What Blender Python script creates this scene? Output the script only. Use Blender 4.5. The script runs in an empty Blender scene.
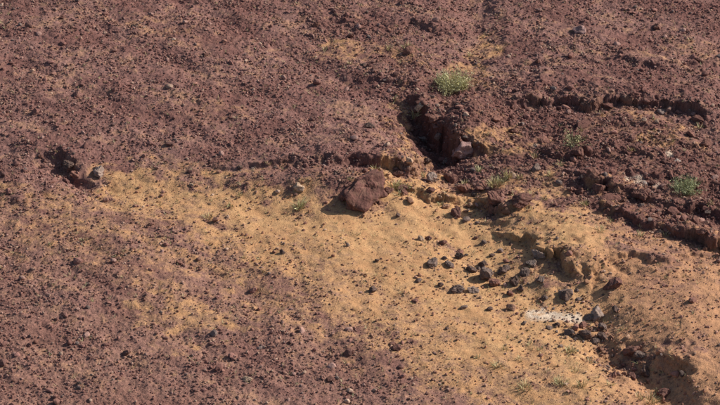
import bpy, math, numpy as np
from mathutils import Vector
rng = np.random.default_rng(7)

# ------------------------------------------------------------------ camera geometry
PITCH = math.radians(30); DIST = 60.0; LENS = 150.0
CAM = np.array([0, -DIST*math.cos(PITCH), DIST*math.sin(PITCH)])
cp, sp = math.cos(PITCH), math.sin(PITCH)
K = 36.0/LENS/720.0
def G(px, py, z=0.0):
    """survey position (map sheet 720x405) -> ground position in metres"""
    a = (np.asarray(px, float)-360)*K; b = (202.5-np.asarray(py, float))*K
    dy = cp + b*sp; dz = -sp + b*cp
    t = (z-CAM[2])/dz
    return a*t, CAM[1]+dy*t

# ------------------------------------------------------------------ noise
_A = rng.uniform(0, 2*np.pi, (256, 256)); _GX = np.cos(_A); _GY = np.sin(_A)
_R = rng.random((256, 256)); _R2 = rng.random((256, 256)); _R3 = rng.random((256, 256))
def perlin(x, y, s=0):
    c, n = math.cos(0.7+s*1.3), math.sin(0.7+s*1.3)
    x, y = x*c-y*n+s*17.31, x*n+y*c+s*9.77
    xi = np.floor(x).astype(np.int64); yi = np.floor(y).astype(np.int64)
    fx = x-xi; fy = y-yi
    u = fx*fx*fx*(fx*(fx*6-15)+10); v = fy*fy*fy*(fy*(fy*6-15)+10)
    x0 = xi & 255; x1 = (xi+1) & 255; y0 = yi & 255; y1 = (yi+1) & 255
    a = _GX[x0, y0]*fx+_GY[x0, y0]*fy
    b = _GX[x1, y0]*(fx-1)+_GY[x1, y0]*fy
    c_ = _GX[x0, y1]*fx+_GY[x0, y1]*(fy-1)
    d = _GX[x1, y1]*(fx-1)+_GY[x1, y1]*(fy-1)
    return ((a+(b-a)*u)+((c_+(d-c_)*u)-(a+(b-a)*u))*v)*1.4
def fbm(x, y, s, o=4, g=0.5):
    r = 0; a = 1; f = 1; t = 0
    for i in range(o):
        r = r+a*perlin(x*f, y*f, s+i*3); t += a; a *= g; f *= 2.03
    return r/t
def lumps(x, y, cell, s, prob=0.6):
    """worley-like half buried clods; height in units of cell"""
    X = x/cell+s*3.1; Y = y/cell+s*7.7
    xi = np.floor(X).astype(np.int64); yi = np.floor(Y).astype(np.int64)
    out = np.zeros_like(X)
    for i in (-1, 0, 1):
        for j in (-1, 0, 1):
            a = (xi+i) & 255; b = (yi+j) & 255
            cx = xi+i+_R[a, b]; cy = yi+j+_R2[a, b]; r = 0.2+0.45*_R3[a, b]
            on = (_R[b, a] < prob)
            d2 = ((X-cx)**2+(Y-cy)**2)/(r*r)
            out = np.maximum(out, np.where(on, r*np.sqrt(np.clip(1-d2, 0, 1)), 0))
    return out
def sst(a, b, x):
    t = np.clip((x-a)/(b-a), 0, 1); return t*t*(3-2*t)

def polydist(X, Y, pts, yscale=1.0):
    best = np.full(X.shape, 1e9); sgn = np.ones(X.shape); val = np.zeros(X.shape)
    Ys = Y*yscale
    P = []
    for p in pts:
        gx, gy = G(p[0], p[1]); P.append((float(gx), float(gy)*yscale, p[2] if len(p) > 2 else 1.0))
    for (ax, ay, av), (bx, by, bv) in zip(P[:-1], P[1:]):
        dx, dy = bx-ax, by-ay; L = dx*dx+dy*dy
        t = np.clip(((X-ax)*dx+(Ys-ay)*dy)/L, 0, 1)
        d = np.hypot(X-ax-t*dx, Ys-ay-t*dy)
        m = d < best
        best = np.where(m, d, best)
        sgn = np.where(m, np.where(dx*(Ys-ay)-dy*(X-ax) >= 0, 1.0, -1.0), sgn)
        val = np.where(m, av+(bv-av)*t, val)
    return best, sgn, val

# ledges: high ground lies on the left of the walking direction.
# (pts, width high, width low, sharp, undercut frac, height variation)
LEDGES = [
 ([(150,168,0),(200,172,.05),(250,168,.09),(290,170,.12),(325,168,.15),(355,168,.20),(385,170,.28),(412,168,.28),(430,156,.2),(438,144,0)],.9,.5,.12,.25,.35),
 ([(410,94,0),(417,105,.26),(424,117,.46),(434,130,.52),(448,142,.40),(474,150,.18),(500,152,.06),(515,150,0)],.7,.5,.11,.7,.3),
 ([(500,101,0),(535,105,.20),(560,104,.14),(600,104,.18),(640,105,.16),(665,107,.22),(688,112,.24),(700,120,.14),(706,130,0)],1.6,.4,.05,.4,.5),
 ([(560,166,0),(585,184,.16),(615,194,.18),(650,205,.10),(690,211,.18),(730,226,.15),(780,234,0)],.6,.4,.07,.3,.8),
 ([(575,203,0),(600,210,.12),(645,231,.20),(690,243,.24),(730,257,.20),(780,266,0)],.5,.4,.06,.3,.6),
 ([(486,223,0),(502,231,.10),(525,242,.13),(550,253,.17),(564,262,.22),(571,271,.18),(570,278,0)],1.3,.30,.04,.25,.12),
 ([(586,298,0),(589,284,.09),(598,271,.12),(628,266,.09),(660,266,.11),(700,260,.07),(740,252,0)],1.2,.4,.07,.15,.4),
 ([(630,350,0),(644,356,.05),(658,361,.11),(672,364,.18),(684,369,.19),(690,378,.12),(688,390,.06),(684,402,0)],1.0,.35,.14,.7,.35),
 ([(28,154,0),(44,156,.05),(60,160,.09),(72,166,.10),(82,172,.07),(90,180,0)],.5,.4,.10,.5,.8),
 ([(376,178,0),(400,184,.10),(430,192,.11),(462,194,.12),(490,203,.16),(512,210,.16),(535,214,0)],.5,.35,.07,.3,.6),
 ([(520,150,0),(545,156,.09),(570,160,.11),(590,154,.14),(625,155,.10),(660,162,.07),(690,160,0)],.7,.35,.07,.3,.7),
 ([(430,213,0),(470,215,.06),(500,219,.09),(520,226,0)],.5,.3,.05,.1,.5),
 ([(520,128,0),(560,126,.03),(600,130,.05),(650,127,.05),(690,132,0)],.6,.3,.07,.3,.9),
 ([(470,62,0),(520,68,.05),(580,64,.06),(650,70,.06),(730,66,.05),(780,60,0)],.9,.4,.07,.2,.8),
 ([(330,20,0),(370,28,.05),(410,24,.07),(440,30,.06),(470,24,0)],.6,.4,.06,.1,.8),
 ([(345,76,0),(385,82,.08),(410,89,.10),(425,95,0)],.6,.4,.06,.2,.6),
 ([(-30,205,0),(20,202,.10),(50,194,.07),(70,190,0)],1.2,.4,.12,.1,.5),
 ([(540,180,0),(565,188,.10),(600,190,.08),(620,200,0)],.5,.3,.06,.1,.8),
 ([(600,142,0),(620,138,.05),(660,144,.06),(700,150,.05),(730,160,0)],.5,.3,.06,.2,.9),
 ([(610,170,0),(640,180,.06),(680,184,.07),(730,198,.05),(760,200,0)],.5,.3,.06,.2,.9),
]
CHANNELS = [
 ([(470,-10),(482,40),(452,90),(430,120),(440,160),(470,190)],.45,.12),
 ([(420,122),(432,136),(448,150)],.30,.16),
 ([(440,160),(480,205),(480,240),(515,290),(570,325),(615,350),(650,385),(665,420)],.9,.14),
 ([(600,345),(630,362),(655,376),(668,410)],.35,.16),
 ([(45,163),(66,170),(80,178)],.2,.08),
 ([(-20,150),(30,156),(100,188)],.4,.06),
 ([(574,275),(588,292),(600,320)],.35,.07),
 ([(110,186),(200,200),(290,215),(400,222),(470,215)],.7,.06),
 ([(100,30),(200,80),(330,125)],.25,.05),([(10,60),(120,110),(230,150)],.3,.05),([(180,0),(300,60),(390,105)],.25,.05),
 ([(0,250),(120,300),(220,360)],.3,.04),([(160,250),(260,300),(360,370)],.3,.04),
]
MOUNDS = [
 (478,122,.5,.8,.22),(350,143,1.6,1.2,.16),(325,184,.8,.5,.20),(372,188,.5,.45,.12),(265,182,.6,.5,.10),(680,320,1.3,2.3,.18),(560,215,1.0,.8,.04),
 (280,322,.8,.9,.10),(130,290,1.6,1.6,.08),(620,80,1.8,1.2,.08),(190,90,2,2.5,.1),(60,60,2.5,2.5,.1),(420,285,1.2,1.2,-.04),(60,140,1.2,.8,.12)]
SAND = [
 ([(112,190),(150,192),(200,198),(262,203)],19,.72),([(190,202),(260,238),(330,270)],28,.62),
 ([(215,203),(290,212)],15,.75),([(-10,200),(40,205),(115,200)],12,.36),
 ([(240,214),(330,230),(400,230),(450,212)],22,.88),([(330,240),(400,268),(450,300),(520,340)],34,.76),
 ([(330,285),(400,320),(470,360),(560,400)],34,.58),([(405,192),(425,198),(472,222),(500,256)],22,.92),([(420,255),(480,280),(540,300)],24,.78),
 ([(515,228),(560,240),(600,242)],19,.95),([(560,225),(610,215)],12,.6),([(600,280),(660,285),(730,275)],26,.66),([(640,325),(690,330),(740,325)],46,.70),
 ([(660,388),(740,390)],34,.72),([(140,315),(200,320),(245,330)],11,.50),([(486,40),(472,75)],11,.42),
 ([(320,48),(380,52),(425,62)],9,.36),([(530,318),(600,300)],22,.88),([(470,330),(560,350),(600,385)],32,.76),
 ([(20,232),(140,245),(200,262),(300,300)],22,.32),([(590,405),(640,400)],16,.62),([(405,142),(424,172)],9,.45),([(395,95),(405,110)],7,.4),([(480,150),(540,142)],8,.40),([(560,180),(520,187)],10,.5),([(700,140),(640,140)],8,.36),
 ([(120,20),(220,50)],8,.2),([(150,110),(250,120)],9,.2),([(600,60),(720,50)],8,.2),([(130,280),(200,300)],10,.3),([(620,242),(700,262)],10,.5),([(600,185),(640,190)],7,.42),([(590,118),(680,116)],5,.28),([(640,218),(700,228)],5,.35)]
ROCKY = [([(430,130),(480,125),(540,140),(620,150),(700,180),(740,220)],46,.95),([(570,190),(650,215),(730,245)],22,1.0),
 ([(420,182),(500,200)],12,.7),([(320,15),(400,40),(430,90)],26,.5),([(500,100),(700,95)],14,.5),([(600,350),(655,370)],16,.5),([(325,184),(375,188)],12,.55)]
CLEAN = [([(490,235),(540,246),(575,262)],17),([(530,225),(590,235)],12)]

def features(X, Y):
    wx = fbm(X*1.5, Y*1.5, 11, 3); wy = fbm(X*1.5, Y*1.5, 23, 3)
    wf = fbm(X*5, Y*5, 31, 2); wf2 = fbm(X*5, Y*5, 37, 2)
    jag = fbm(X*12, Y*12, 33, 2)
    Xw = X+wx*.24+wf*.09; Yw = Y+wy*.38+wf2*.13
    sand = np.zeros(X.shape)
    sx = X+wx*.7+wf*.22; sy = Y+wy*1.3+wf2*.4
    for pts, r, w in SAND:
        d, _, _ = polydist(sx, sy, pts, .5)
        sand = np.maximum(sand, w*(1-sst(0, 2.3, d/(r*.02))))
    rocky = np.zeros(X.shape)
    for pts, r, w in ROCKY:
        d, _, _ = polydist(sx, sy, pts, .5)
        rocky = np.maximum(rocky, w*(1-sst(.4, 1.4, d/(r*.02))))
    for pts, r in CLEAN:
        d, _, _ = polydist(X, Y, pts, .5); rocky = rocky*sst(.5, 1.3, d/(r*.02))
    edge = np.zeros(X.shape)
    z = np.zeros(X.shape)
    for px, py, rx, ry, h in MOUNDS:
        gx, gy = G(px, py)
        z = z+h*np.exp(-((X-gx)/rx)**2-((Y-gy)/ry)**2)
    for pts, w, dep in CHANNELS:
        d, _, _ = polydist(Xw, Yw, pts)
        z = z-dep*np.exp(-(d/w)**2)
    crumble = fbm(X*1.1, Y*1.1, 43, 3)
    for k, (pts, wh, wl, sh, uc, hv) in enumerate(LEDGES):
        d, s, v = polydist(Xw, Yw, pts)
        sd = d*s+jag*.016
        shv = sh*(1+1.8*np.clip(crumble+.1, 0, 1)*(hv+.2))
        S = .75*sst(-shv, shv*.8, sd)+.25*sst(-shv*2.5-.03, shv*2.4+.05, sd)
        v = v*np.clip(1+hv*(1.6*fbm(X*.9+k, Y*.9, 47, 2)+.5*wf), .2, 1.6)
        z = z+v*(S*np.exp(-np.maximum(sd, 0)/wh)-uc*(1-S)*np.exp(-np.maximum(-sd, 0)/wl))
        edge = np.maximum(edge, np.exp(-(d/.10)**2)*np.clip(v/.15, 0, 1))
    return z, sand, rocky, edge

def build_fields(X, Y):
    core = (1-sst(8.6, 11, np.abs(X)))*(1-sst(9.5, 13, np.abs(Y-.8)))
    z, sand, rocky, edge = features(X, Y)
    z *= core
    n1 = fbm(X*.45, Y*.45, 3, 3); n2 = fbm(X*1.6, Y*1.6, 5, 3)
    n3 = fbm(X*6, Y*6, 7, 3); n4 = fbm(X*22, Y*22, 9, 2)
    c, s = math.cos(-.5), math.sin(-.5)
    U = X*c+Y*s; V = -X*s+Y*c
    t = fbm(U*.9+.2*n2, V*1.6, 41, 3)*5+V*.6+.05*n3
    fl = np.floor(t); fr = t-fl
    ter = (fl+sst(.0, .28, fr)) - t
    z = z + core*rocky*(1-.8*sand)*(.05*ter)
    rough = np.clip(1-.9*sand, .15, 1)
    z = z+.10*n1+.065*n2+core*(.028*n3*(rough+.5*rocky)+.006*n4*rough)
    soft = np.clip(1.1-sand*1.2+rocky*.1, .08, 1.2)*core
    big_on = (.35+n2*1.0+rocky*.4).clip(0, 1.1)
    z = z+soft*(lumps(X, Y, .11, 1, .4)*.032*big_on+lumps(X, Y, .06, 2, .5)*.017)
    R = np.hypot(X, Y-.8)
    z = z+sst(40, 500, R)*60*(.5+fbm(X*.004, Y*.004, 51, 4))*sst(0, 600, Y+200)
    return z, sand, rocky, edge, n1, n2, n3, n4, core

def axis(lo, hi, step, n=34, far=2500):
    c = np.arange(lo, hi+1e-6, step)
    g = np.geomspace(step*3, far, n)
    return np.concatenate([(lo-g)[::-1], c, hi+g])
xs = axis(-8.9, 8.9, .0145); ys = axis(-8.3, 10.3, .0195)
X, Y = np.meshgrid(xs, ys)
Z, sand, rocky, edge, n1, n2, n3, n4, core = build_fields(X, Y)
ny, nx = X.shape
# bedding: push steep bank faces in and out by layer so they weather in horizontal courses
def blur(a, k):
    for ax in (0, 1):
        c = np.cumsum(np.pad(a, [(k+1, k) if i == ax else (0, 0) for i in (0, 1)], mode='edge'), axis=ax)
        a = (np.take(c, np.arange(2*k+1, c.shape[ax]), axis=ax)-np.take(c, np.arange(0, c.shape[ax]-2*k-1), axis=ax))/(2*k+1)
    return a
Zs = blur(Z, 3)
gy_, gx_ = np.gradient(Zs, ys, xs); gm = np.hypot(gx_, gy_)+1e-6
steep = sst(.55, 1.3, gm)*core
lay = perlin(Z*16+.6*n2, X*1.2+Y*1.2, 5)+.6*perlin(Z*34, X*4+Y*3, 6)+.6*perlin(X*9+Z*14, Y*9-Z*14, 8)
lay = np.clip(lay, -.9, .9)*.06*steep
XD = X-gx_/gm*lay; YD = Y-gy_/gm*lay

def terr(x, y, F=None):
    F = Z if F is None else F
    i = np.interp(x, xs, np.arange(nx)); j = np.interp(y, ys, np.arange(ny))
    i0 = np.clip(np.floor(i).astype(int), 0, nx-2); j0 = np.clip(np.floor(j).astype(int), 0, ny-2)
    a = i-i0; b = j-j0
    return (F[j0, i0]*(1-a)*(1-b)+F[j0, i0+1]*a*(1-b)+F[j0+1, i0]*(1-a)*b+F[j0+1, i0+1]*a*b)
def place(px, py):
    z = 0.0
    for _ in range(8):
        x, y = G(px, py, z); z = .5*z+.5*float(terr(x, y))
    return float(x), float(y), float(terr(x, y))

# colours (linear albedo)
def mixc(a, b, t): return a+(b-a)*t[..., None]
C = lambda *v: np.array(v, float)
fine = fbm(X*26, Y*26, 61, 2); med = fbm(X*4, Y*4, 63, 4); big = fbm(X*.8, Y*.8, 65, 3)
streak = fbm((X*.85-Y*.52)*.5, (X*.52+Y*.85)*2.2, 68, 4)
warm = sst(3.5, -4, Y)*.75*(1-sst(2, 5, X)*.3)
GA, GB = C(.205,.098,.081), C(.285,.153,.128)
grav = mixc(GA, GB, np.clip(.5+big*1.3+streak*.8, 0, 1))
grav = mixc(grav, C(.33,.180,.128), np.clip(warm*.6+streak*.6, 0, .85))
grav = mixc(grav, C(.155,.070,.056), np.clip(rocky*.7+med*.4, 0, .9))
grav = mixc(grav, C(.43,.246,.138), np.clip((med-.08)*1.4+(streak+big-.1)*.8, 0, .42)*np.clip(1-rocky*.3, 0, 1))
sc = mixc(C(.64,.380,.180), C(.50,.272,.130), np.clip(.5+med*1.7+streak*.8+big*.5, 0, 1))
gxr = sst(3.8, 5.5, X)*(1-sst(0, 2.5, Y))
sc = mixc(sc, C(.47,.245,.135), gxr*.8)
m = sst(.05, .80, sand+(med*.5+fine*.3+n3*.24+streak*.42)*np.clip(sand*3, 0, 1))
col = mixc(grav, sc, m*.94)
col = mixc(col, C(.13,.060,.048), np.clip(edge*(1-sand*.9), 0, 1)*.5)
d, _, _ = polydist(X+n3*.08, Y+n3*.2, [(531,309),(545,310),(560,311),(580,314)], .5)
pale = (1-sst(.03, .13, d+n3*.06+fine*.03+med*.04))
for (px, py, r) in [(640,186,.16),(655,190,.10),(668,157,.10),(628,184,.10),(535,147,.08)]:
    gx, gy = G(px, py); dd = np.hypot(X-gx, (Y-gy)*.7)/r+n3*.9+fine*.8
    pale = np.maximum(pale, .75*(1-sst(.4, 1.1, dd)))
col = mixc(col, C(.72,.58,.44), pale*.85)
col = col*(1+.42*fine*(1-.5*m)*(1-.8*steep)+.22*med)[..., None]
col = np.clip(col, .01, .9)

def mesh_obj(name, V, F, k, colors=None, smooth=False, mat=None):
    me = bpy.data.meshes.new(name)
    me.vertices.add(len(V)); me.vertices.foreach_set('co', np.ascontiguousarray(V, dtype=np.float32).ravel())
    F = np.ascontiguousarray(F, dtype=np.int32); nf = len(F)
    me.loops.add(nf*k); me.loops.foreach_set('vertex_index', F.ravel())
    me.polygons.add(nf); me.polygons.foreach_set('loop_start', np.arange(0, nf*k, k, dtype=np.int32))
    try: me.polygons.foreach_set('loop_total', np.full(nf, k, dtype=np.int32))
    except Exception: pass
    me.polygons.foreach_set('use_smooth', np.full(nf, smooth, dtype=bool))
    me.update(calc_edges=True)
    if colors is not None:
        at = me.color_attributes.new('tint', 'FLOAT_COLOR', 'POINT')
        c4 = np.ones((len(V), 4), np.float32); c4[:, :3] = colors
        at.data.foreach_set('color', c4.ravel())
    ob = bpy.data.objects.new(name, me); bpy.context.scene.collection.objects.link(ob)
    if mat: me.materials.append(mat)
    return ob

# ------------------------------------------------------------------ materials
def make_mat(name, scale=40, bump=.4, dist=.01, var=.35, rough=.95, voro=True):
    m = bpy.data.materials.new(name); m.use_nodes = True
    nt = m.node_tree; N = nt.nodes; L = nt.links
    b = N['Principled BSDF']; b.inputs['Roughness'].default_value = rough
    b.inputs['Specular IOR Level'].default_value = .12
    at = N.new('ShaderNodeAttribute'); at.attribute_name = 'tint'
    tc = N.new('ShaderNodeTexCoord')
    no = N.new('ShaderNodeTexNoise'); no.inputs['Scale'].default_value = scale; no.inputs['Detail'].default_value = 5
    L.new(tc.outputs['Object'], no.inputs['Vector'])
    mr = N.new('ShaderNodeMapRange'); mr.inputs['From Min'].default_value = .25; mr.inputs['From Max'].default_value = .75
    mr.inputs['To Min'].default_value = 1-var; mr.inputs['To Max'].default_value = 1+var
    L.new(no.outputs['Fac'], mr.inputs['Value'])
    mx = N.new('ShaderNodeMix'); mx.data_type = 'RGBA'; mx.blend_type = 'MULTIPLY'; mx.inputs['Factor'].default_value = 1
    L.new(at.outputs['Color'], mx.inputs['A']); L.new(mr.outputs['Result'], mx.inputs['B'])
    L.new(mx.outputs['Result'], b.inputs['Base Color'])
    if bump:
        bp = N.new('ShaderNodeBump'); bp.inputs['Strength'].default_value = bump; bp.inputs['Distance'].default_value = dist
        if voro:
            vo = N.new('ShaderNodeTexVoronoi'); vo.inputs['Scale'].default_value = scale*1.1
            L.new(tc.outputs['Object'], vo.inputs['Vector'])
            ad = N.new('ShaderNodeMath'); ad.operation = 'SUBTRACT'
            L.new(no.outputs['Fac'], ad.inputs[0]); L.new(vo.outputs['Distance'], ad.inputs[1])
            L.new(ad.outputs[0], bp.inputs['Height'])
        else: L.new(no.outputs['Fac'], bp.inputs['Height'])
        L.new(bp.outputs['Normal'], b.inputs['Normal'])
    return m
M_ground = make_mat('volcanic_soil', 42, .5, .011, .30)
M_grav = make_mat('scoria_gravel_stone', 60, .3, .006, .25, .9, False)
M_rock = make_mat('basalt_stone', 22, .7, .02, .45, .88, False)
M_plant = make_mat('dry_foliage', 30, 0, 0, .3, .8, False)

idx = np.arange(nx*ny).reshape(ny, nx)
F = np.stack([idx[:-1, :-1], idx[:-1, 1:], idx[1:, 1:], idx[1:, :-1]], -1).reshape(-1, 4)
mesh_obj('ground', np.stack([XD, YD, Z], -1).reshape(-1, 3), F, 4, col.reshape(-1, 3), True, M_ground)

# ------------------------------------------------------------------ stones
import bmesh
def ico(sub):
    bm = bmesh.new(); bmesh.ops.create_icosphere(bm, subdivisions=sub, radius=1)
    v = np.array([x.co[:] for x in bm.verts]); f = np.array([[q.index for q in p.verts] for p in bm.faces]); bm.free()
    return v/np.linalg.norm(v, axis=1)[:, None], f
ICO = {s: ico(s) for s in (1, 2, 3, 4, 5)}
def rock_proto(sub, seed, nplanes=11, noise=.06):
    r = np.random.default_rng(seed); d, f = ICO[sub]
    n = r.normal(size=(nplanes, 3)); n /= np.linalg.norm(n, axis=1)[:, None]
    h = r.uniform(.55, .95, nplanes)
    dot = d@n.T
    rad = np.where(dot > .05, h/np.maximum(dot, .05), 9)
    R = np.minimum(rad.min(1), 1.15)
    ph = r.uniform(0, 6, (6, 3)); fr = r.normal(size=(6, 3))*3
    for i in range(6): R = R*(1+noise*.4*np.sin(d@fr[i]*(1+i*.4)+ph[i, 0]))
    if sub >= 4: R = R+noise*.35*perlin(d[:, 0]*4+d[:, 2]*2, d[:, 1]*4-d[:, 2]*2, seed % 9)+noise*.3*perlin(d[:, 0]*11+d[:, 2]*7, d[:, 1]*11, seed % 7)
    return d*R[:, None], f
def rand_rot(n, r):
    q = r.normal(size=(n, 4)); q /= np.linalg.norm(q, axis=1)[:, None]
    w, x, y, z = q.T
    return np.stack([1-2*(y*y+z*z), 2*(x*y-z*w), 2*(x*z+y*w), 2*(x*y+z*w), 1-2*(x*x+z*z), 2*(y*z-x*w), 2*(x*z-y*w), 2*(y*z+x*w), 1-2*(x*x+y*y)], -1).reshape(n, 3, 3)
def scatter(name, x, y, size, cols, sub, mat, nprot=10, sink=.25, flat=.7, seed=1):
    r = np.random.default_rng(seed); n = len(x)
    z = terr(x, y); R = rand_rot(n, r); Vs = []; Fs = []; Cs = []; off = 0
    asp = np.stack([r.uniform(.75, 1.3, n), r.uniform(.75, 1.2, n), r.uniform(.6, 1, n)], -1)
    fl = r.uniform(flat-.15, flat+.15, n)
    pid = r.integers(0, nprot, n)
    for p in range(nprot):
        k = np.where(pid == p)[0]
        if not len(k): continue
        v, f = rock_proto(sub, 100+p+seed*31)
        W = v[None]*asp[k][:, None, :]
        W = np.einsum('nij,nvj->nvi', R[k], W)*size[k][:, None, None]
        W[..., 2] *= fl[k][:, None]
        W[..., 0] += x[k][:, None]; W[..., 1] += y[k][:, None]
        W[..., 2] += (z[k]+size[k]*fl[k]*(1-2*sink)*.75)[:, None]
        Vs.append(W.reshape(-1, 3)); Fs.append((f[None]+(np.arange(len(k))*len(v))[:, None, None]+off).reshape(-1, 3))
        Cs.append(np.repeat(cols[k], len(v), 0)); off += len(k)*len(v)
    return mesh_obj(name, np.concatenate(Vs), np.concatenate(Fs), 3, np.concatenate(Cs), False, mat)

def stone_cols(n, r, x, y, k=.45):
    pal = np.array([[.27,.135,.110],[.20,.098,.080],[.35,.210,.172],[.15,.078,.067],[.44,.30,.22],[.17,.130,.115],[.31,.160,.122]])
    c = pal[r.choice(len(pal), n, p=[.25,.17,.20,.10,.10,.05,.13])]
    c = c*r.uniform(.8, 1.3, (n, 1))
    loc = np.stack([terr(x, y, col[..., i]) for i in range(3)], -1)
    return c*(1-k)+loc*k
def sample(n, dens, r):
    x = r.uniform(-8.8, 8.8, n); y = r.uniform(-8.2, 10.2, n)
    k = r.random(n) < dens(x, y); return x[k], y[k]
def d_gravel(x, y):
    s = terr(x, y, sand); q = terr(x, y, rocky); c = fbm(x*1.2, y*1.2, 71, 3)
    return np.clip((.6+c*1.1)*(1-.90*np.clip(s*1.15, 0, 1))+q*.15, .05, 1)
r = np.random.default_rng(3)
x, y = sample(160000, d_gravel, r)
sz = np.clip(.009*r.pareto(2.2, len(x))+.010, 0, .036)
scatter('gravel', x, y, sz, stone_cols(len(x), r, x, y, .35), 1, M_grav, 12, .2, .8, 1)
def d_patchy(x, y): return d_gravel(x, y)*np.clip(.55+2.4*fbm(x*.7, y*.7, 73, 3), .15, 1)
x, y = sample(19000, d_patchy, r)
sz = np.clip(.020+.018*r.pareto(2.8, len(x)), 0, .085)
scatter('scoria_stones', x, y, sz, stone_cols(len(x), r, x, y, .12), 2, M_grav, 14, .25, .75, 2)

def along(ledges, dens, mu, sd_, size):
    ax = []; ay = []; az = []
    for L_ in ledges:
        pts = L_[0]; P = [G(p[0], p[1]) for p in pts]; hs = [p[2] for p in pts]
        for (a, b, h0, h1) in zip(P[:-1], P[1:], hs[:-1], hs[1:]):
            L = math.hypot(b[0]-a[0], b[1]-a[1]); h = (h0+h1)/2
            for _ in range(int(L*h*dens+r.random())):
                t = r.random(); nxn, nyn = (b[1]-a[1])/L, -(b[0]-a[0])/L
                o = r.normal(mu, sd_)
                ax.append(a[0]+(b[0]-a[0])*t+nxn*o); ay.append(a[1]+(b[1]-a[1])*t+nyn*o); az.append(size())
    return ax, ay, az
xx, yy, ss = along(LEDGES, 190, .06, .20, lambda: .016+.018*r.pareto(3))
for (px0, py0, sx, sy, n, s0) in [(490,275,52,20,130,.036),(455,185,40,12,60,.042),(600,150,70,25,130,.040),(640,205,60,18,90,.042),(385,60,30,18,120,.036),(625,358,28,18,100,.044),(585,325,24,12,80,.045),(330,25,30,16,70,.036),(500,240,30,30,70,.033),(450,110,20,20,50,.04),(555,302,50,16,140,.036),(575,335,40,14,80,.034),(440,150,22,18,60,.042),(350,185,26,9,90,.036)]:
    for _ in range(n):
        gx, gy = G(px0+r.normal()*sx*.7, py0+r.normal()*sy*.7); xx.append(float(gx)); yy.append(float(gy)); ss.append(s0*(.5+.35*r.pareto(3.5)))
def clipcore(xx, yy, ss, mx):
    xx = np.array(xx, float); yy = np.array(yy, float); ss = np.clip(ss, 0, mx)
    k = (np.abs(xx) < 8.8) & (yy > -8.2) & (yy < 10.2); return xx[k], yy[k], ss[k]
xx, yy, ss = clipcore(xx, yy, ss, .10)
cc = stone_cols(len(xx), r, xx, yy, .4)*.88; g = r.random(len(xx)) < .2; cc[g] = np.array([.165,.118,.10])*r.uniform(.5, 1.5, (g.sum(), 1))
scatter('ledge_rubble', xx, yy, ss, cc, 3, M_rock, 16, .25, .75, 3)
# slabs of bedrock breaking out along the rims
SL = [LEDGES[i] for i in (1, 2, 3, 4, 9, 10, 12, 17, 18, 19)]
bx, by, bs = along(SL, 17, -.02, .12, lambda: .06+.045*r.pareto(2.8))
bx, by, bs = clipcore(bx, by, bs, .19)
cb = np.array([.175,.082,.065])*r.uniform(.7, 1.35, (len(bx), 1))
cb = cb*.75+.25*np.stack([terr(bx, by, col[..., i]) for i in range(3)], -1)
scatter('bedrock_outcrop', bx, by, bs, cb, 4, M_rock, 14, .45, .45, 4)

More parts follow.
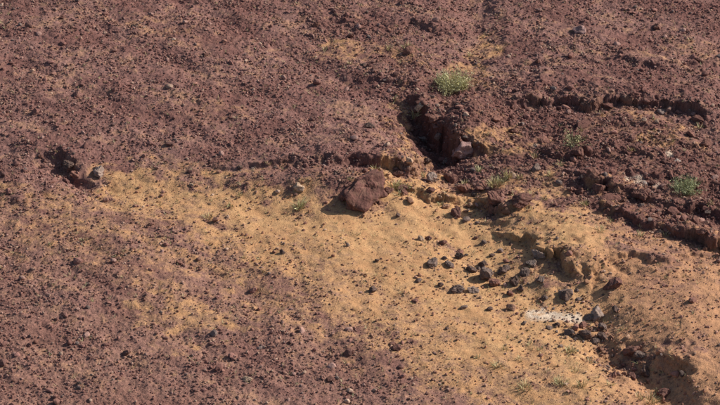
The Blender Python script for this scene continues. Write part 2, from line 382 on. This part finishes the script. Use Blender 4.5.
COL = dict(g=(.175,.124,.104), d=(.115,.075,.063), r=(.22,.105,.08), t=(.46,.32,.22), l=(.30,.22,.18), p=(.32,.195,.175), w=(.55,.45,.38), b=(.145,.068,.055))
ROCKS = [(95,180,7,'l',.9),(305,191,7,'t',.7),(296,188,4,'t',.7),(364,201,22,'b',.9),(345,203,7,'b',.8),(382,198,8,'b',.8),(462,160,12,'p',.75),(447,158,6,'l',.7),(575,39,8,'p',.5),
 (432,262,7,'g',.7),(447,271,7,'g',.7),(462,262,6,'d',.8),(470,276,8,'d',.8),(458,292,7,'g',.7),(476,294,8,'l',.7),(488,286,8,'g',.8),(496,272,8,'d',.8),(508,270,6,'g',.7),(500,284,7,'r',.8),
 (513,284,7,'d',.8),(522,278,9,'g',.8),(530,267,6,'l',.7),(537,257,6,'l',.8),(540,290,7,'g',.7),(482,262,6,'d',.7),(452,258,5,'g',.7),(424,281,5,'g',.7),(441,290,4,'d',.7),(520,292,5,'d',.7),(555,292,6,'g',.6),(566,298,6,'d',.7),
 (470,250,4,'r',.7),(490,255,5,'d',.7),(505,262,4,'r',.7),(530,302,5,'g',.7),(548,304,4,'d',.7),(575,306,5,'g',.7),(480,303,4,'d',.7),(465,303,3,'g',.7),(510,300,4,'r',.7),(475,240,4,'b',.7),(495,245,5,'g',.7),(585,290,4,'g',.7),(560,328,4,'d',.7),(545,330,4,'g',.7),(578,333,5,'r',.7),(430,240,3,'d',.7),(444,236,3,'r',.7),
 (421,246,4,'t',.7),(417,298,5,'r',.6),(376,294,4,'d',.7),(400,347,5,'b',.7),(420,240,4,'r',.7),(385,262,3,'d',.7),(340,260,3,'r',.7),(440,330,3,'d',.7),(480,335,3,'b',.7),(520,325,4,'g',.7),(400,215,3,'d',.7),
 (601,318,8,'l',.8),(587,320,7,'g',.7),(612,308,6,'d',.7),(616,296,8,'b',.8),(590,338,6,'d',.8),(604,330,6,'g',.8),(625,352,7,'r',.8),(612,344,6,'d',.7),(640,358,8,'g',.7),(632,372,7,'b',.8),(648,380,6,'d',.8),(618,378,5,'r',.7),(600,352,5,'g',.7),(655,392,6,'b',.7),
 (595,196,9,'b',.8),(610,200,7,'r',.8),(596,178,8,'r',.9),(575,158,6,'b',.8),(640,200,10,'b',.6),(668,158,5,'w',.6),(645,187,4,'w',.5),(655,212,8,'r',.7),(690,222,9,'b',.7),(705,236,8,'r',.6),(570,190,7,'b',.8),(548,150,6,'r',.8),
 (520,206,11,'b',.7),(505,198,8,'r',.7),(490,204,9,'b',.7),(470,204,8,'r',.7),(455,184,7,'b',.8),(440,180,6,'l',.7),(428,196,6,'b',.7),(410,192,7,'r',.7),(400,186,6,'b',.8),(395,172,6,'b',.7),(478,186,7,'r',.8),(457,222,7,'b',.7),(466,216,5,'g',.7),
 (433,158,6,'d',.8),(425,122,6,'t',.8),(436,138,6,'r',.8),(420,140,5,'l',.7),(407,56,6,'r',.8),(380,72,6,'r',.8),(372,66,5,'d',.8),(345,44,5,'b',.8),(398,28,5,'r',.8),(318,28,4,'r',.8),(430,28,5,'b',.8),(365,130,5,'d',.7),
 (230,166,5,'d',.7),(186,184,4,'t',.6),(60,22,4,'b',.7),(130,30,4,'d',.7),(212,60,4,'b',.7),(88,380,4,'d',.7),(35,350,3,'r',.7),(180,270,4,'r',.7),(286,248,4,'d',.7),(245,388,4,'t',.6),(328,378,4,'b',.7),(150,225,4,'r',.7),(548,112,6,'r',.6),(655,30,5,'r',.7),(700,60,5,'b',.7),(540,60,4,'r',.7),
 (58,166,5,'b',.8),(66,170,6,'d',.8),(50,162,5,'b',.8),(74,176,5,'r',.8),
 (715,345,4,'g',.6),(690,130,6,'r',.7),(715,150,7,'b',.7),(520,132,7,'b',.7),(500,120,8,'r',.7),(535,170,5,'g',.7)]
for i, (px, py, pr, ck, hf) in enumerate(ROCKS):
    rr = np.random.default_rng(500+i)
    if pr < 10: px += rr.normal()*5; py += rr.normal()*4; pr *= rr.uniform(.6, 1.15)
    xw, yw, zw = place(px, py-pr*.3)
    rad = pr*.02
    v, f = rock_proto(5 if pr > 11 else 4, 900+i, 13 if pr < 18 else 10, .09 if pr < 12 else .12)
    Rm = rand_rot(1, rr)[0]
    v = (v*np.array([1.15, .95, .85]))@Rm.T; v[:, 2] *= hf
    base = np.array(COL[ck])*rr.uniform(.85, 1.15)
    cols = np.tile(base, (len(v), 1))*(1+.3*perlin(v[:, 0]*3+v[:, 2], v[:, 1]*3, i % 11))[:, None]
    dust = np.clip(perlin(v[:, 0]*4, v[:, 1]*4+v[:, 2]*2, 3)*1.2, 0, .25)[:, None]
    cols = cols*(1-dust)+np.array([.30,.18,.12])*dust
    nm = 'boulder' if pr >= 9 else 'rock'
    ob = mesh_obj(nm, v*rad, f, 3, cols, False, M_rock)
    ob.location = (xw, yw, zw+rad*hf*(.38 if pr < 18 else .25))

# ------------------------------------------------------------------ plants
def tuft(name, px, py, rad, hgt, n, c1, c2, seed, leafy=True, width=.006):
    r = np.random.default_rng(seed); x0, y0, z0 = place(px, py)
    V = []; Fq = []; Cc = []
    for i in range(n):
        az = r.uniform(0, 2*math.pi); lean = abs(r.normal(.0, .6)); rr = rad*r.random()**.6*.55
        d = np.array([math.cos(az)*math.sin(lean), math.sin(az)*math.sin(lean), math.cos(lean)])
        L = hgt*r.uniform(.5, 1.1); b = np.array([math.cos(az)*rr, math.sin(az)*rr, -.01])
        side = np.cross(d, r.normal(size=3)); side /= np.linalg.norm(side)+1e-9
        mid = b+d*L*.55+np.array([0, 0, .04*hgt]); tip = b+d*L+np.array([math.cos(az), math.sin(az), -.3])*hgt*.12
        w = width*r.uniform(.5, 1.2); k = len(V); c = c1+(c2-c1)*r.random(); c = c*r.uniform(.6, 1.25)
        V += [b-side*w*.5, b+side*w*.5, mid+side*w*.4, mid-side*w*.4, tip+side*w*.1, tip-side*w*.1]
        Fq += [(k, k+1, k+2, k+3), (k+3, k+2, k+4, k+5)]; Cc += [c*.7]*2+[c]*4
        if leafy:
            for j in range(7):
                t = r.uniform(.35, 1.05); p = b+(tip-b)*t+r.normal(size=3)*hgt*.045
                a = r.normal(size=3); a /= np.linalg.norm(a); q = np.cross(a, r.normal(size=3)); q /= np.linalg.norm(q)+1e-9
                l = hgt*r.uniform(.035, .075); k = len(V); cl = (c1+(c2-c1)*r.random())*r.uniform(.6, 1.3)
                V += [p-a*l, p-q*l*.35, p+a*l, p+q*l*.35]; Fq += [(k, k+1, k+2, k+3)]; Cc += [cl]*4
    ob = mesh_obj(name, np.array(V), np.array(Fq), 4, np.clip(np.array(Cc), .01, .8), False, M_plant)
    ob.location = (x0, y0, z0); return ob
GR1, GR2 = C(.40,.38,.17), C(.78,.71,.42)
YL1, YL2 = C(.50,.42,.20), C(.76,.64,.38)
tuft('desert_shrub', 453, 89, .40, .38, 420, GR1, GR2, 1)
tuft('desert_shrub', 441, 84, .16, .24, 80, GR1, GR2, 2)
tuft('desert_shrub', 685, 192, .26, .32, 230, C(.30,.33,.16), C(.56,.57,.34), 3)
tuft('desert_shrub', 573, 146, .12, .36, 50, GR1*.8, GR2*.8, 4, True)
tuft('desert_shrub', 600, 232, .14, .16, 50, GR1, GR2, 5)
tuft('desert_shrub', 561, 384, .16, .18, 60, GR1, GR2, 6)
tuft('desert_shrub', 404, 190, .16, .20, 60, GR1*.7, GR2*.7, 7)
tuft('desert_shrub', 500, 183, .18, .20, 70, GR1*.9, GR2*.85, 8)
for i, (px, py, rd, h, n) in enumerate([(299,208,.16,.26,70),(494,186,.18,.22,70),(508,178,.14,.2,50),(395,188,.16,.2,60),(407,48,.14,.16,46),(390,50,.12,.14,36),(414,118,.08,.26,26),(498,366,.16,.12,50),(525,388,.2,.16,60),(570,352,.18,.14,54),(582,386,.14,.14,40),(650,402,.22,.2,70),(660,392,.14,.14,40),(478,358,.08,.1,20),
   (400,196,.1,.16,24),(424,176,.08,.14,20),(470,56,.1,.14,22),(208,218,.16,.12,44),(190,172,.08,.1,20),(240,196,.1,.1,22),(530,196,.1,.14,24),(560,166,.08,.16,20),(640,140,.08,.12,18),(350,64,.08,.12,20),(84,240,.08,.1,18),(622,330,.06,.14,14),(540,350,.1,.1,20),(395,100,.08,.12,20),(548,372,.1,.1,20),(590,362,.14,.12,34),(700,128,.08,.12,16),(325,50,.08,.1,18),(268,165,.06,.1,14),
   (375,170,.1,.12,20),(520,178,.1,.14,24),(545,200,.1,.14,22),(610,222,.1,.12,24),(580,132,.08,.14,18),(630,150,.08,.12,18),(230,206,.1,.1,22),(265,272,.1,.08,20),(505,350,.1,.1,22),(440,205,.08,.1,18),(520,360,.1,.1,22),(575,372,.1,.1,24),
   (640,236,.1,.12,26),(665,235,.1,.12,26),(695,185,.1,.14,26),(585,205,.1,.14,26),(550,176,.12,.14,30),(535,158,.1,.14,24),(655,120,.1,.12,22),(515,196,.1,.14,28),(600,115,.08,.12,20),(480,172,.12,.16,30),(465,185,.1,.14,24),(710,205,.1,.12,22),(690,40,.1,.1,18),(500,50,.1,.1,18),(640,398,.12,.14,30),(610,385,.1,.12,24),(530,345,.1,.1,22),(350,180,.1,.12,24),(50,245,.08,.08,16),(160,205,.1,.08,20)]):
    tuft('dry_grass_tuft', px, py, rd, h, n, YL1 if i % 3 else GR1, YL2 if i % 3 else GR2, 40+i, False, .013)
V = []; Fq = []; Cc = []
def d_straw(x, y):
    s = terr(x, y, sand); return np.clip(.10+.6*s*(fbm(x*.9, y*.9, 81, 2)+.4)+.3*np.clip(fbm(x*.6, y*.6, 83, 2), 0, 1), 0, 1)
x, y = sample(8500, d_straw, r); z = terr(x, y)
for a, b, c_ in zip(x, y, z):
    c0 = YL1+(YL2-YL1)*r.random() if r.random() < .65 else GR1+(GR2-GR1)*r.random()
    for i in range(r.integers(4, 10)):
        h = r.uniform(.02, .075); o = r.normal(size=2)*.016; t = r.normal(size=2)*h*.7; w = r.normal(size=2); w = w/np.linalg.norm(w)*.006
        k = len(V); V += [(a+o[0]-w[0], b+o[1]-w[1], c_-.005), (a+o[0]+w[0], b+o[1]+w[1], c_-.005), (a+o[0]+t[0], b+o[1]+t[1], c_+h)]
        Fq.append((k, k+1, k+2)); Cc += [c0*.8]*3
mesh_obj('sparse_dry_grass', np.array(V), np.array(Fq), 3, np.array(Cc), False, M_plant)

# ------------------------------------------------------------------ light, sky, camera
EL, AZ = math.radians(32), math.radians(68)
w = bpy.data.worlds.new('World'); bpy.context.scene.world = w; w.use_nodes = True
nt = w.node_tree; sky = nt.nodes.new('ShaderNodeTexSky'); sky.sky_type = 'NISHITA'; sky.sun_disc = False
sky.sun_elevation = EL; sky.sun_rotation = AZ; sky.altitude = 800; sky.dust_density = 3
nt.links.new(sky.outputs[0], nt.nodes['Background'].inputs['Color']); nt.nodes['Background'].inputs['Strength'].default_value = .09
sd = Vector((math.sin(AZ)*math.cos(EL), math.cos(AZ)*math.cos(EL), math.sin(EL)))
ld = bpy.data.lights.new('sun', 'SUN'); ld.energy = 5; ld.angle = math.radians(.53); ld.color = (1, .945, .87)
lo = bpy.data.objects.new('sun', ld); lo.rotation_euler = sd.to_track_quat('Z', 'Y').to_euler(); lo.location = sd*50
bpy.context.scene.collection.objects.link(lo)
cd = bpy.data.cameras.new('camera'); cd.lens = LENS; cd.sensor_width = 36; cd.clip_end = 10000; cd.clip_start = .5
co = bpy.data.objects.new('camera', cd); co.location = CAM; co.rotation_euler = (math.pi/2-PITCH, 0, 0)
bpy.context.scene.collection.objects.link(co); bpy.context.scene.camera = co
s = bpy.context.scene
s.view_settings.view_transform = 'Standard'; s.view_settings.look = 'None'; s.view_settings.exposure = 0
